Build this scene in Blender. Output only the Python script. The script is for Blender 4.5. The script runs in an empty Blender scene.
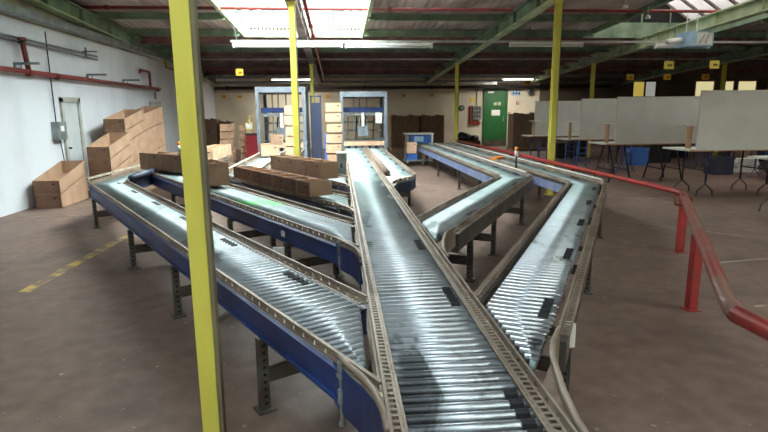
import bpy, math, random
from mathutils import Vector, Matrix
random.seed(7)
C = bpy.context.scene.collection
S = bpy.context.scene
# ------------------------------------------------------------------ camera
cam = bpy.data.cameras.new('camera'); co = bpy.data.objects.new('camera', cam); C.objects.link(co)
cam.sensor_width = 36; cam.lens = 537.0/768*36; cam.clip_start = .05; cam.clip_end = 300
# world axes seen from the camera (x right, y down, z forward)
AX = Vector((0.99644244, -0.02431219, 0.0806931)); AY = Vector((-0.08383141, -0.18770947, 0.97864061)); AZ = Vector((-0.00864604, -0.98192366, -0.1890798))
R3 = Matrix(((AX.x, -AX.y, -AX.z), (AY.x, -AY.y, -AY.z), (AZ.x, -AZ.y, -AZ.z)))
co.matrix_world = Matrix.Translation((0, 0, 1.6)) @ R3.to_4x4()
S.camera = co
# ------------------------------------------------------------------ world, daylight, exposure
S.view_settings.view_transform = 'Standard'; S.view_settings.look = 'None'
S.view_settings.gamma = 1; S.view_settings.use_curve_mapping = False
S.view_settings.exposure = 0.24
W = bpy.data.worlds.new('sky'); S.world = W; W.use_nodes = True
W.node_tree.nodes['Background'].inputs[0].default_value = (.80, .92, 1, 1)
W.node_tree.nodes['Background'].inputs[1].default_value = 1.2
def area(name, loc, sx, sy, power, col=(1, 1, 1), rot=(0, 0, 0)):
    l = bpy.data.lights.new(name, 'AREA'); l.shape = 'RECTANGLE'; l.size = sx; l.size_y = sy; l.energy = power; l.color = col
    o = bpy.data.objects.new(name, l); C.objects.link(o); o.location = loc; o.rotation_euler = rot; return o
area('daylight', (-.875, 11.8, 5.6), 4.2, 8.4, 3900, (.97, .98, 1))          # sky over the bright rooflight
area('daylight', (-.875, -1.5, 5.8), 4.2, 7.5, 560, (.93, .96, 1))          # sky over the rooflight behind the camera
area('daylight', (8.7, 11.8, 5.4), 4.2, 8.4, 2300, (1, .97, .92))
area('daylight', (8.7, -1.5, 5.8), 4.2, 7.5, 2500, (1, .98, .94))         # lights the white panels through an unseen rooflight added behind the camera
# ------------------------------------------------------------------ materials
def mat(name, col, rough=.6, metal=0, col2=None, scale=5, bump=0, stretch=(1, 1, 1), lo=.35, hi=.65, spec=.5, detail=4):
    m = bpy.data.materials.new(name); m.use_nodes = True; nt = m.node_tree; N = nt.nodes; L = nt.links
    p = N['Principled BSDF']; p.inputs['Roughness'].default_value = rough; p.inputs['Metallic'].default_value = metal
    p.inputs['Specular IOR Level'].default_value = spec
    p.inputs['Base Color'].default_value = (*col, 1)
    if col2 or bump:
        g = N.new('ShaderNodeNewGeometry'); mp = N.new('ShaderNodeMapping'); mp.inputs['Scale'].default_value = stretch
        n = N.new('ShaderNodeTexNoise'); n.inputs['Scale'].default_value = scale; n.inputs['Detail'].default_value = detail
        L.new(g.outputs['Position'], mp.inputs['Vector']); L.new(mp.outputs[0], n.inputs['Vector'])
        if col2:
            r = N.new('ShaderNodeValToRGB'); r.color_ramp.elements[0].position = lo; r.color_ramp.elements[1].position = hi
            r.color_ramp.elements[0].color = (*col, 1); r.color_ramp.elements[1].color = (*col2, 1)
            L.new(n.outputs['Fac'], r.inputs[0]); L.new(r.outputs[0], p.inputs['Base Color'])
        if bump:
            b = N.new('ShaderNodeBump'); b.inputs['Strength'].default_value = bump; b.inputs['Distance'].default_value = .01
            L.new(n.outputs['Fac'], b.inputs['Height']); L.new(b.outputs[0], p.inputs['Normal'])
    return m
def emat(name, col, s):
    m = bpy.data.materials.new(name); m.use_nodes = True; p = m.node_tree.nodes['Principled BSDF']
    p.inputs['Base Color'].default_value = (*col, 1); p.inputs['Emission Color'].default_value = (*col, 1); p.inputs['Emission Strength'].default_value = s
    return m
def h(r, g, b):   # 8-bit sRGB to linear
    return tuple(((v/255+.055)/1.055)**2.4 if v > 10 else v/255/12.92 for v in (r, g, b))
M = {
 'wall_white': mat('wall_white', h(219, 223, 230), .85, 0, h(196, 200, 207), 1.1, .2, (1, 1, .5), .45, .8),
 'wall_top': mat('wall_top', h(190, 180, 160), .9, 0, h(150, 138, 120), 1.5, .2),
 'wall_cream': mat('wall_cream', h(228, 221, 200), .9, 0, h(206, 196, 174), .8, .2),
 'wall_dark': mat('wall_dark', h(120, 108, 92), .9, 0, h(90, 80, 70), .8, .2),
 'roof': mat('roof', h(196, 184, 178), .9, 0, h(146, 134, 130), 1.6, .1, (1, .4, 1)),
 'green': mat('green', h(134, 158, 132), .6, 0, h(104, 124, 104), 3),
 'pale_green': mat('pale_green', h(190, 205, 170), .6, 0, h(150, 165, 130), 3),
 'maroon': mat('maroon', h(150, 108, 108), .65, 0, h(114, 82, 80), 3),
 'grey_beam': mat('grey_beam', h(130, 118, 116), .7, 0, h(100, 90, 88), 3),
 'yellow': mat('yellow', h(220, 210, 92), .5, 0, h(206, 192, 78), 6, .1, (1, 1, .3), .5, .8),
 'red': mat('red', h(168, 44, 44), .4, 0, h(130, 50, 44), 5, .1),
 'red_pipe': mat('red_pipe', h(142, 52, 50), .5, 0, h(110, 42, 40), 4),
 'steel': mat('steel', h(214, 224, 232), .27, .95, h(150, 158, 160), 9, .05, (1, 1, 1), .45, .75),
 'axle': mat('axle', h(190, 188, 180), .35, .9),
 'rail': mat('rail', h(158, 144, 130), .55, .3, h(126, 110, 98), 3, .05),
 'rail_pale': mat('rail_pale', h(200, 190, 172), .5, .3, h(160, 146, 128), 6, .1),
 'dust': mat('dust', h(134, 114, 100), .8, .1, h(108, 88, 76), 12, .1),
 'blue': mat('blue', h(42, 66, 128), .45, .1, h(36, 46, 86), 2.5, .05),
 'blue_light': mat('blue_light', h(92, 108, 156), .5, .1, h(124, 132, 156), 4),
 'navy': mat('navy', h(46, 60, 96), .5, .1, h(60, 62, 74), 4),
 'legs': mat('legs', h(108, 108, 104), .5, .5, h(84, 72, 62), 7),
 'dark': mat('dark', h(34, 32, 34), .6),
 'rubber': mat('rubber', h(26, 27, 30), .6),
 'hole': mat('hole', h(30, 24, 20), .9),
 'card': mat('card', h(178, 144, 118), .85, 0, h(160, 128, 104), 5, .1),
 'card_shade': mat('card_shade', h(138, 106, 84), .85, 0, h(122, 92, 74), 5, .1),  # card with the shade on carton fronts put into the colour
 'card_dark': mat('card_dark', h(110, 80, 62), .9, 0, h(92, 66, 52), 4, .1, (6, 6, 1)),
 'card_pale': mat('card_pale', h(226, 188, 158), .8, 0, h(206, 166, 136), 6),
 'tape': mat('tape', h(225, 215, 200), .4),
 'white': mat('white', h(236, 236, 232), .5, 0, h(222, 222, 216), 3),
 'panel': mat('panel', h(224, 226, 222), .7, 0, h(214, 215, 210), 2),
 'machine': mat('machine', h(122, 130, 140), .5, .1, h(108, 116, 126), 3),
 'wood': mat('wood', h(205, 165, 130), .6, 0, h(176, 136, 104), 8, 0, (8, 8, 1)),
 'blue_leg': mat('blue_leg', h(70, 98, 160), .45, .2),
 'dark_leg': mat('dark_leg', h(48, 54, 66), .45, .3),
 'door_green': mat('door_green', h(38, 106, 54), .45, 0, h(30, 90, 46), 2),
 'door_pale': mat('door_pale', h(196, 202, 204), .6, 0, h(182, 188, 190), 2),
 'galv': mat('galv', h(150, 158, 160), .45, .4, h(120, 126, 126), 5),
 'orange': mat('orange', h(226, 130, 50), .5),
 'sign_yellow': mat('sign_yellow', h(226, 206, 96), .6),
 'sign_gold': mat('sign_gold', h(222, 170, 50), .6),
 'sky_blue': mat('sky_blue', h(150, 190, 222), .5, 0, h(180, 206, 224), 6),
 'red_box': mat('red_box', h(140, 30, 42), .5),
 'blue_bin': mat('blue_bin', h(60, 110, 190), .5),
 'tube': emat('tube', (1, .97, .9), 7), 'tube_off': mat('tube_off', h(225, 228, 226), .5),
 'paper': mat('paper', h(232, 232, 226), .7),
 'lit_pane': emat('lit_pane', h(236, 224, 170), .65),
 'white_lamp': emat('white_lamp', (1, .98, .95), 1.5),
}
M['card_old'] = mat('card_old', h(184, 162, 144), .9, 0, h(160, 140, 124), 4, .1, (5, 5, 1))
M['bar_green'] = mat('bar_green', h(96, 116, 98), .7, 0, h(80, 96, 84), 3)
M['galv_pale'] = mat('galv_pale', h(186, 186, 180), .5, .2, h(160, 160, 156), 5)
M['rust'] = mat('rust', h(120, 60, 40), .8, 0, h(150, 90, 60), 6)
M['red_worn'] = mat('red_worn', h(140, 62, 56), .5, 0, h(128, 96, 84), 5, .1, (1, 1, 1), .42, .62)
# rooflight glass: part see-through, part frosted
def glass_mat(name, col, mixv):
    m = bpy.data.materials.new(name); m.use_nodes = True; nt = m.node_tree; nt.nodes.clear(); N = nt.nodes
    o = N.new('ShaderNodeOutputMaterial'); mx = N.new('ShaderNodeMixShader'); t = N.new('ShaderNodeBsdfTransparent'); d = N.new('ShaderNodeBsdfTranslucent')
    n = N.new('ShaderNodeTexNoise'); n.inputs['Scale'].default_value = 3; g = N.new('ShaderNodeNewGeometry'); nt.links.new(g.outputs['Position'], n.inputs['Vector'])
    r = N.new('ShaderNodeMapRange'); r.inputs['To Min'].default_value = mixv-.15; r.inputs['To Max'].default_value = mixv+.15
    nt.links.new(n.outputs['Fac'], r.inputs['Value']); nt.links.new(r.outputs[0], mx.inputs[0])
    t.inputs[0].default_value = (*col, 1); d.inputs[0].default_value = (*col, 1)
    nt.links.new(t.outputs[0], mx.inputs[1]); nt.links.new(d.outputs[0], mx.inputs[2]); nt.links.new(mx.outputs[0], o.inputs[0]); return m
M['roof_glass'] = glass_mat('roof_glass', (.86, .95, .92), .45)
M['dim_glass'] = glass_mat('dim_glass', (.11, .105, .10), .5)
def clear_glass():
    m = bpy.data.materials.new('guard_glass'); m.use_nodes = True; nt = m.node_tree; nt.nodes.clear(); N = nt.nodes
    o = N.new('ShaderNodeOutputMaterial'); mx = N.new('ShaderNodeMixShader'); t = N.new('ShaderNodeBsdfTransparent'); d = N.new('ShaderNodeBsdfGlossy')
    d.inputs['Roughness'].default_value = .08; mx.inputs[0].default_value = .12; t.inputs[0].default_value = (.9, .93, .95, 1)
    nt.links.new(t.outputs[0], mx.inputs[1]); nt.links.new(d.outputs[0], mx.inputs[2]); nt.links.new(mx.outputs[0], o.inputs[0]); return m
M['guard_glass'] = clear_glass()
# floor: brown dusty concrete with worn grey patches, stains and scratches
def floor_mat():
    m = bpy.data.materials.new('floor_concrete'); m.use_nodes = True; nt = m.node_tree; N = nt.nodes; L = nt.links; p = N['Principled BSDF']
    g = N.new('ShaderNodeNewGeometry')
    def noise(s, d=5):
        n = N.new('ShaderNodeTexNoise'); n.inputs['Scale'].default_value = s; n.inputs['Detail'].default_value = d; L.new(g.outputs['Position'], n.inputs['Vector']); return n.outputs['Fac']
    def ramp(f, a, b, c1, c2):
        r = N.new('ShaderNodeValToRGB'); r.color_ramp.elements[0].position = a; r.color_ramp.elements[1].position = b
        r.color_ramp.elements[0].color = (*c1, 1); r.color_ramp.elements[1].color = (*c2, 1); L.new(f, r.inputs[0]); return r.outputs[0]
    def mix(f, a, b):
        x = N.new('ShaderNodeMix'); x.data_type = 'RGBA'; L.new(f, x.inputs[0]); L.new(a, x.inputs[6])
        if isinstance(b, tuple): x.inputs[7].default_value = (*b, 1)
        else: L.new(b, x.inputs[7])
        return x.outputs[2]
    base = ramp(noise(.5), .35, .7, h(104, 84, 74), h(132, 110, 98))
    fine = ramp(noise(7, 8), .3, .7, h(90, 72, 63), h(138, 116, 104))
    k = N.new('ShaderNodeValue'); k.outputs[0].default_value = .4
    c = mix(k.outputs[0], base, fine)
    spots = ramp(noise(16, 3), .70, .74, (0, 0, 0), (.55, .55, .55))
    c = mix(spots, c, h(190, 178, 166))
    dark = ramp(noise(1.3, 6), .56, .68, (0, 0, 0), (.5, .5, .5))
    c = mix(dark, c, h(84, 70, 64))
    L.new(c, p.inputs['Base Color']); p.inputs['Roughness'].default_value = .62; p.inputs['Specular IOR Level'].default_value = .35
    b = N.new('ShaderNodeBump'); b.inputs['Strength'].default_value = .15; b.inputs['Distance'].default_value = .01; L.new(noise(9, 6), b.inputs['Height']); L.new(b.outputs[0], p.inputs['Normal'])
    return m
M['floor'] = floor_mat()
# rollers: bright steel, dusty bands and black scuffs that lie on them
def roller_mat():
    m = mat('roller_steel', h(210, 217, 226), .42, .88, h(170, 178, 180), 6, 0, (1, 1, 1), .5, .8); nt = m.node_tree; N = nt.nodes; L = nt.links; p = N['Principled BSDF']
    tg = N.new('ShaderNodeTangent'); tg.direction_type = 'RADIAL'; tg.axis = 'X'; L.new(tg.outputs[0], p.inputs['Tangent']); p.inputs['Anisotropic'].default_value = .85; p.inputs['Anisotropic Rotation'].default_value = .25
    g = N.new('ShaderNodeNewGeometry'); mp = N.new('ShaderNodeMapping'); mp.inputs['Scale'].default_value = (2.2, .7, 1); mp.inputs['Rotation'].default_value = (0, 0, .35)
    n = N.new('ShaderNodeTexNoise'); n.inputs['Scale'].default_value = 2.3; n.inputs['Detail'].default_value = 5; n.inputs['Distortion'].default_value = .8
    L.new(g.outputs['Position'], mp.inputs['Vector']); L.new(mp.outputs[0], n.inputs['Vector'])
    r = N.new('ShaderNodeValToRGB'); r.color_ramp.elements[0].position = .6; r.color_ramp.elements[1].position = .67
    r.color_ramp.elements[0].color = (0, 0, 0, 1); r.color_ramp.elements[1].color = (.7, .7, .7, 1); L.new(n.outputs['Fac'], r.inputs[0])
    x = N.new('ShaderNodeMix'); x.data_type = 'RGBA'; src = p.inputs['Base Color'].links[0].from_socket
    L.new(r.outputs[0], x.inputs[0]); L.new(src, x.inputs[6]); x.inputs[7].default_value = (*h(34, 36, 42), 1)
    # greenish dust that settles on the lengths away from the working end
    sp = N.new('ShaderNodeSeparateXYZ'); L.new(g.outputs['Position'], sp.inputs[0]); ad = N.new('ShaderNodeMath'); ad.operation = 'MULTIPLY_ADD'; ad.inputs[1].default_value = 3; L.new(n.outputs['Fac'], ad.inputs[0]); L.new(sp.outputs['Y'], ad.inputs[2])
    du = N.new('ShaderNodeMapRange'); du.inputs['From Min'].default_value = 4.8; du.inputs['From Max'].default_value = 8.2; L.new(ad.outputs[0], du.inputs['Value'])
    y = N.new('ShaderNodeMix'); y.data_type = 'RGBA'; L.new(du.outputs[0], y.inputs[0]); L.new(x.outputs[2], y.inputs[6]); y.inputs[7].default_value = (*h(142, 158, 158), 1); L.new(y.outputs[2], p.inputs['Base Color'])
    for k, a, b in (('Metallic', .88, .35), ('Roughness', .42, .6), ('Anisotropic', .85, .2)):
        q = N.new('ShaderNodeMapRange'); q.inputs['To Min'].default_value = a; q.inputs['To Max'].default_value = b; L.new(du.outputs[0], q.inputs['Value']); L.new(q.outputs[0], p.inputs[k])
    return m
M['roller'] = roller_mat()
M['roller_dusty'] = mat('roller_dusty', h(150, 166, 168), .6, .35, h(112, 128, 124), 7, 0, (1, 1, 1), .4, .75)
# green chalk mark left on the second left conveyor
def chalk(m):
    nt = m.node_tree; N = nt.nodes; L = nt.links; p = N['Principled BSDF']; g = N.new('ShaderNodeNewGeometry')
    v = N.new('ShaderNodeVectorMath'); v.operation = 'SUBTRACT'; v.inputs[1].default_value = (-.90, 6.2, .6); L.new(g.outputs['Position'], v.inputs[0])
    w = N.new('ShaderNodeMapping'); w.inputs['Rotation'].default_value = (0, 0, 1.03); w.inputs['Scale'].default_value = (1, 2.6, 0); L.new(v.outputs[0], w.inputs['Vector'])
    ln = N.new('ShaderNodeVectorMath'); ln.operation = 'LENGTH'; L.new(w.outputs[0], ln.inputs[0])
    n = N.new('ShaderNodeTexNoise'); n.inputs['Scale'].default_value = 9; L.new(g.outputs['Position'], n.inputs['Vector'])
    a = N.new('ShaderNodeMath'); a.operation = 'ADD'; L.new(ln.outputs['Value'], a.inputs[0]); L.new(n.outputs['Fac'], a.inputs[1])
    r = N.new('ShaderNodeMapRange'); r.inputs['From Min'].default_value = .72; r.inputs['From Max'].default_value = 1.3; r.inputs['To Min'].default_value = .75; r.inputs['To Max'].default_value = 0; L.new(a.outputs[0], r.inputs['Value'])
    x = N.new('ShaderNodeMix'); x.data_type = 'RGBA'; src = p.inputs['Base Color'].links[0].from_socket
    L.new(r.outputs[0], x.inputs[0]); L.new(src, x.inputs[6]); x.inputs[7].default_value = (*h(120, 232, 130), 1); L.new(x.outputs[2], p.inputs['Base Color'])
chalk(M['roller']); chalk(M['roller_dusty'])
# ------------------------------------------------------------------ mesh helpers
class MB:
    def __init__(s): s.v = []; s.f = []
    def add(s, vs, fs):
        o = len(s.v); s.v += [tuple(v) for v in vs]; s.f += [tuple(i+o for i in f) for f in fs]; return s
    def box(s, x0, x1, y0, y1, z0, z1):
        vs = [(x0, y0, z0), (x1, y0, z0), (x1, y1, z0), (x0, y1, z0), (x0, y0, z1), (x1, y0, z1), (x1, y1, z1), (x0, y1, z1)]
        return s.add(vs, [(0, 3, 2, 1), (4, 5, 6, 7), (0, 1, 5, 4), (1, 2, 6, 5), (2, 3, 7, 6), (3, 0, 4, 7)])
    def beam(s, a, b, w, hh, up=(0, 0, 1)):     # box along a-b, w sideways, hh along up, centred
        a = Vector(a); b = Vector(b); d = (b-a).normalized(); u = Vector(up)
        if abs(d.dot(u)) > .98: u = Vector((0, 1, 0))
        sd = d.cross(u).normalized(); u = sd.cross(d).normalized(); vs = []
        for p in (a, b):
            for i, j in ((-1, -1), (1, -1), (1, 1), (-1, 1)): vs.append(p+sd*(i*w/2)+u*(j*hh/2))
        return s.add(vs, [(0, 1, 2, 3), (7, 6, 5, 4), (0, 4, 5, 1), (1, 5, 6, 2), (2, 6, 7, 3), (3, 7, 4, 0)])
    def tube(s, a, b, r, n=8, r2=None, caps=True):
        a = Vector(a); b = Vector(b); d = (b-a).normalized(); u = Vector((0, 0, 1))
        if abs(d.dot(u)) > .98: u = Vector((0, 1, 0))
        sd = d.cross(u).normalized(); u = sd.cross(d); r2 = r if r2 is None else r2; vs = []
        for p, q in ((a, r), (b, r2)):
            for k in range(n):
                t = 2*math.pi*k/n; vs.append(p+sd*(q*math.cos(t))+u*(q*math.sin(t)))
        fs = [(k, (k+1) % n, n+(k+1) % n, n+k) for k in range(n)]
        if caps: fs += [tuple(range(n-1, -1, -1)), tuple(range(n, 2*n))]
        return s.add(vs, fs)
    def path(s, pts, r, n=8):                    # round tube along a polyline with mitred joints
        P = [Vector(p) for p in pts]; rings = []
        for i, p in enumerate(P):
            d = ((P[min(i+1, len(P)-1)]-p).normalized() if i < len(P)-1 else Vector()) + ((p-P[i-1]).normalized() if i else Vector()); d.normalize()
            u = Vector((0, 0, 1)) if abs(d.z) < .95 else Vector((0, 1, 0)); sd = d.cross(u).normalized(); u = sd.cross(d); rings.append([p+sd*(r*math.cos(2*math.pi*k/n))+u*(r*math.sin(2*math.pi*k/n)) for k in range(n)])
        vs = [v for q in rings for v in q]; fs = []
        for i in range(len(P)-1):
            for k in range(n): fs.append((i*n+k, i*n+(k+1) % n, (i+1)*n+(k+1) % n, (i+1)*n+k))
        fs += [tuple(range(n-1, -1, -1)), tuple(range((len(P)-1)*n, len(P)*n))]
        return s.add(vs, fs)
    def prism(s, pts, z0, z1):                   # flat outline in xy between two heights
        n = len(pts); vs = [(x, y, z0) for x, y in pts]+[(x, y, z1) for x, y in pts]
        return s.add(vs, [tuple(range(n-1, -1, -1)), tuple(range(n, 2*n))]+[(k, (k+1) % n, n+(k+1) % n, n+k) for k in range(n)])
    def strip(s, pts, z0, z1, t):                # upright sheet of thickness t following an xy polyline
        for a, b in zip(pts[:-1], pts[1:]): s.beam((*a, (z0+z1)/2), (*b, (z0+z1)/2), t, z1-z0)
        return s
    def build(s, name, m, parent=None, smooth=False):
        me = bpy.data.meshes.new(name); me.from_pydata(s.v, [], s.f); me.materials.append(M[m] if isinstance(m, str) else m)
        me.validate()
        if smooth: me.shade_smooth()
        o = bpy.data.objects.new(name, me); C.objects.link(o)
        if parent: o.parent = parent
        return o
def tag(o, label, cat, group=None, kind=None):
    o['label'] = label; o['category'] = cat
    if group: o['group'] = group
    if kind: o['kind'] = kind
    return o
def thing(name, label, cat, loc=(0, 0, 0), rz=0, group=None):
    o = bpy.data.objects.new(name, None); C.objects.link(o); o.location = loc; o.rotation_euler = (0, 0, rz); o.empty_display_size = .1
    return tag(o, label, cat, group)
def part(o, parent, label=None, kind=None):
    o.parent = parent
    if label: o['label'] = label
    if kind: o['kind'] = kind
    return o
def struct(o, **k): o['kind'] = 'structure'; [o.__setitem__(a, b) for a, b in k.items()]; return o
def dup(root, loc, rz=None, label=None, group=None, scale=None):
    def cp(o, par):
        c = o.copy(); C.objects.link(c); c.parent = par
        for ch in kids.get(o.name, []): cp(ch, c)
        return c
    kids = {}
    for o in list(root.children_recursive): kids.setdefault(o.parent.name, []).append(o)
    r = cp(root, None); r.location = loc
    if rz is not None: r.rotation_euler = (0, 0, rz)
    if label: r['label'] = label
    if group: r['group'] = group
    if scale: r.scale = scale
    return r
# ------------------------------------------------------------------ room shell
XL, XR, YB, YF = -5.45, 27.0, 25.0, -7.0
def roofz(y): return 4.50 - .05*y
def rafz(y): return roofz(y) - .42            # underside of the rafters
fl = struct(MB().box(XL-.2, XR+.2, YF-.2, YB+.2, -.2, 0).build('floor', 'floor'))
for a, b, w, m in (((-2.93, 5.0), (-2.88, 7.4), .11, 'y'), ((-3.9, 3.2), (-3.85, 5.4), .07, 'g'), ((4.1, 7.5), (6.0, 5.35), .025, 'g'), ((4.0, 5.2), (8.5, 5.9), .02, 'g'),
                   ((3.4, 3.95), (7.5, 4.3), .03, 'g'), ((4.6, 9.5), (9.5, 9.0), .02, 'g'), ((5.0, 12.2), (5.02, 20), .05, 'y'), ((1.4, 12.0), (2.3, 11.9), .03, 'g'), ((4.3, 10.7), (6, 8.6), .02, 'g'), ((-5.2, 8.9), (-3.2, 9.0), .03, 'g')):
    mm = {'y': 'worn_yellow', 'g': 'worn_line'}[m]
    if mm not in M: M[mm] = mat(mm, h(206, 174, 84) if m == 'y' else h(168, 152, 136), .7, 0, h(132, 108, 90), 6, 0, (1, 1, 1), .4, .6)
    q = MB().beam((*a, .0015), (*b, .0015), w, .003).build('floor_line', mm, fl)
wl = struct(MB().box(XL-.25, XL, YF, YB, 0, 3.22).build('wall_left', 'wall_white'))
MB().add([(XL-.25, YF, 3.22), (XL, YF, 3.22), (XL, YB, 3.22), (XL-.25, YB, 3.22), (XL-.25, YF, 5.4), (XL, YF, 5.4), (XL, YB, 3.4), (XL-.25, YB, 3.4)],
         [(0, 3, 2, 1), (4, 5, 6, 7), (0, 1, 5, 4), (1, 2, 6, 5), (2, 3, 7, 6), (3, 0, 4, 7)]).build('upper_wall', 'wall_top', wl)
wb = struct(MB().box(XL-.25, 9.4, YB, YB+.25, 0, 3.4).build('wall_back', 'wall_cream'))
bb = MB()
for x0, x1, z0, z1 in ((9.4, XR, 0, 2.2), (9.4, XR, 2.97, 3.4), (9.4, 13.9, 2.2, 2.97), (15.1, 17.0, 2.2, 2.97), (18.0, 18.4, 2.2, 2.97), (19.0, 19.15, 2.2, 2.97), (20.15, 20.7, 2.2, 2.97), (22.2, XR, 2.2, 2.97)):
    bb.box(x0, x1, YB, YB+.25, z0, z1)
struct(bb.build('wall_back', 'wall_dark'))
struct(MB().box(XR, XR+.25, YF, YB, 0, 5.2).build('wall_right', 'wall_dark'))
struct(MB().box(XL-.25, XR+.25, YF-.25, YF, 0, 5.4).build('wall_front', 'wall_cream'))
# windows in the back wall on the right
for k, (x0, x1) in enumerate(((13.9, 15.1), (17.0, 18.0), (18.4, 19.0), (19.15, 20.15), (20.7, 22.2))):
    f = MB()
    f.box(x0, x1, YB-.02, YB+.06, 2.2, 2.25); f.box(x0, x1, YB-.02, YB+.06, 2.92, 2.97); f.box(x0, x0+.05, YB-.02, YB+.06, 2.25, 2.92); f.box(x1-.05, x1, YB-.02, YB+.06, 2.25, 2.92)
    w = struct(f.build('window_%d' % (k+1), 'dark' if k == 0 else 'wood'))
    if k == 0:
        MB().box(x0+.05, (x0+x1)/2-.02, YB+.02, YB+.04, 2.25, 2.92).build('pane', emat('pane_yellow', h(214, 190, 90), .5), w)
        MB().box((x0+x1)/2+.06, x1-.05, YB+.02, YB+.04, 2.25, 2.92).build('pane', emat('pane_grey', h(190, 190, 184), .45), w)
        MB().box((x0+x1)/2-.02, (x0+x1)/2+.06, YB-.01, YB+.06, 2.25, 2.92).build('mullion', 'dark', w)
    else:
        MB().box(x0+.05, x1-.05, YB+.02, YB+.04, 2.25, 2.92).build('pane', 'lit_pane', w)
# roof
XS = [(-5.45+i*(2.95/3), -5.45+(i+1)*(2.95/3)) for i in range(3)] + [(-2.5+i*3.25/3, -2.5+(i+1)*3.25/3) for i in range(3)] + [(.75+i*6.25/6, .75+(i+1)*6.25/6) for i in range(6)] \
   + [(7+i*3.4/3, 7+(i+1)*3.4/3) for i in range(3)] + [(10.4+i*16.6/15, 10.4+(i+1)*16.6/15) for i in range(15)]
OPEN = {0: [(-5.2, 2.2), (8.0, 15.45)], 1: [(-5.2, 2.2), (8.0, 15.45)]}
ceil = struct(MB().box(XL-.25, XR+.25, YB-.02, YB+.25, 3.28, 3.6).build('ceiling', 'roof'))
def sheet(x0, x1, y0, y1, dz):
    m = MB(); n = 12; vs = []
    for y in (y0, y1):
        for i in range(n+1): vs.append((x0-.03+(x1-x0+.06)*i/n, y, roofz(y)+dz+(.03 if i % 2 else 0)))
    m.add(vs, [(i, i+1, n+2+i, n+1+i) for i in range(n)])
    m.add([(x0-.03, y0, roofz(y0)+.09), (x1+.03, y0, roofz(y0)+.09), (x1+.03, y1, roofz(y1)+.09), (x0-.03, y1, roofz(y1)+.09)], [(0, 1, 2, 3)])
    return m.build('roof_sheet', 'roof', ceil)
for i, (a, b) in enumerate(XS):
    xm = (a+b)/2; ops = OPEN[0] if -2.5 < xm < .75 else OPEN[1] if 7 < xm < 10.4 else []
    y = YF
    for o0, o1 in ops: sheet(a, b, y, o0, .012*(i % 2)); y = o1
    ys = [y]+[q for q in (10.9, 16.2) if q > y+1]+[YB]
    for y0, y1 in zip(ys[:-1], ys[1:]): sheet(a, b, y0, y1+.05, .012*(i % 2)+(.008 if y0 > 11 else 0))
for y, m, d in ((-5.6, 'green', .16), (-2.5, 'maroon', .16), (.5, 'green', .16), (2.7, 'green', .16), (5.2, 'maroon', .16), (7.6, 'green', .16), (9.4, 'maroon', .14), (11.0, 'green', .12), (13.0, 'green', .14), (14.8, 'green', .16), (15.7, 'maroon', .2), (16.3, 'grey_beam', .1), (17.2, 'green', .18), (18.4, 'maroon', .14),
                (19.5, 'maroon', .16), (20.6, 'grey_beam', .14), (21.6, 'maroon', .14), (22.8, 'maroon', .2), (23.9, 'grey_beam', .2)):
    segs = [(XL, XR)]
    if 8 < y < 15.4: segs = [(XL, -2.5), (.75, 7), (10.4, XR)]
    if -5.2 < y < 2.2: segs = [(XL, -2.5), (.75, 7), (10.4, XR)]
    for a, b in segs:
        z = roofz(y)-.02; q = MB().beam((a, y, z-d/2), (b, y, z-d/2), .02, d).beam((a, y-.03, z-d), (b, y-.03, z-d), .08, .015).beam((a, y+.03, z), (b, y+.03, z), .08, .015).build('purlin', m, ceil)
# rooflights
def lantern(x0, x1, y0, y1, rise, label, gm, bm, endm, curbm):
    bm = 'bar_green' if bm == 'pale_green' else bm; endm = 'bar_green' if endm == 'pale_green' else endm
    t = thing('rooflight', label, 'skylight', (x0, y0, roofz(y0)))
    xm = (x0+x1)/2; zr = lambda y: roofz(y)+.25
    def L(o): o.location = -t.location; return o
    for a, b in (((x0, y0), (x0, y1)), ((x1, y0), (x1, y1)), ((x0, y0), (x1, y0)), ((x0, y1), (x1, y1))):
        L(MB().beam((*a, zr(a[1])-.13), (*b, zr(b[1])-.13), .08, .42).build('curb', curbm, t))
    L(MB().beam((xm, y0, zr(y0)+rise), (xm, y1, zr(y1)+rise), .08, .1).build('ridge_bar', bm, t))
    n = max(3, int((y1-y0)/.62)); 
    bar = None
    for k in range(n+1):
        y = y0+(y1-y0)*k/n
        for xs in (x0, x1):
            if bar is None: pass
            L(MB().beam((xs, y, zr(y)), (xm, y, zr(y)+rise), .07, .07).build('glazing_bar', bm, t))
            if k < n:
                ya = y+.025; yb = y0+(y1-y0)*(k+1)/n-.025
                L(MB().add([(xs, ya, zr(ya)+.02), (xs, yb, zr(yb)+.02), (xm, yb, zr(yb)+rise+.02), (xm, ya, zr(ya)+rise+.02)], [(0, 1, 2, 3)]).build('glass_pane', gm, t))
    for y in (y0, y1):       # gable ends: framed triangles
        L(MB().prism([(0, 0), (1, 0), (.5, 1)], 0, 1).build('tmp', endm, t)) if False else None
        z = zr(y)
        v = [(x0, y-.02, z), (x1, y-.02, z), (xm, y-.02, z+rise), (x0, y+.02, z), (x1, y+.02, z), (xm, y+.02, z+rise)]
        L(MB().add(v, [(0, 1, 2), (5, 4, 3), (0, 3, 4, 1), (1, 4, 5, 2), (2, 5, 3, 0)]).build('gable_pane', gm, t))
        s = MB()
        for f in (.25, .5, .75):
            x = x0+(x1-x0)*f; s.beam((x, y, z), (x, y, z+rise*(1-abs(2*f-1))), .05, .06)
        s.beam((x0, y, z+.02), (x1, y, z+.02), .06, .07)
        L(s.build('gable_frame', endm, t))
    return t
t = lantern(-2.5, .75, 8.0, 15.45, 1.05, 'bright glazed rooflight over the far end of the long roller conveyor', 'roof_glass', 'pale_green', 'pale_green', 'pale_green')
def at0(o, t): o.location = -t.location; o.parent = t; return o
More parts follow.
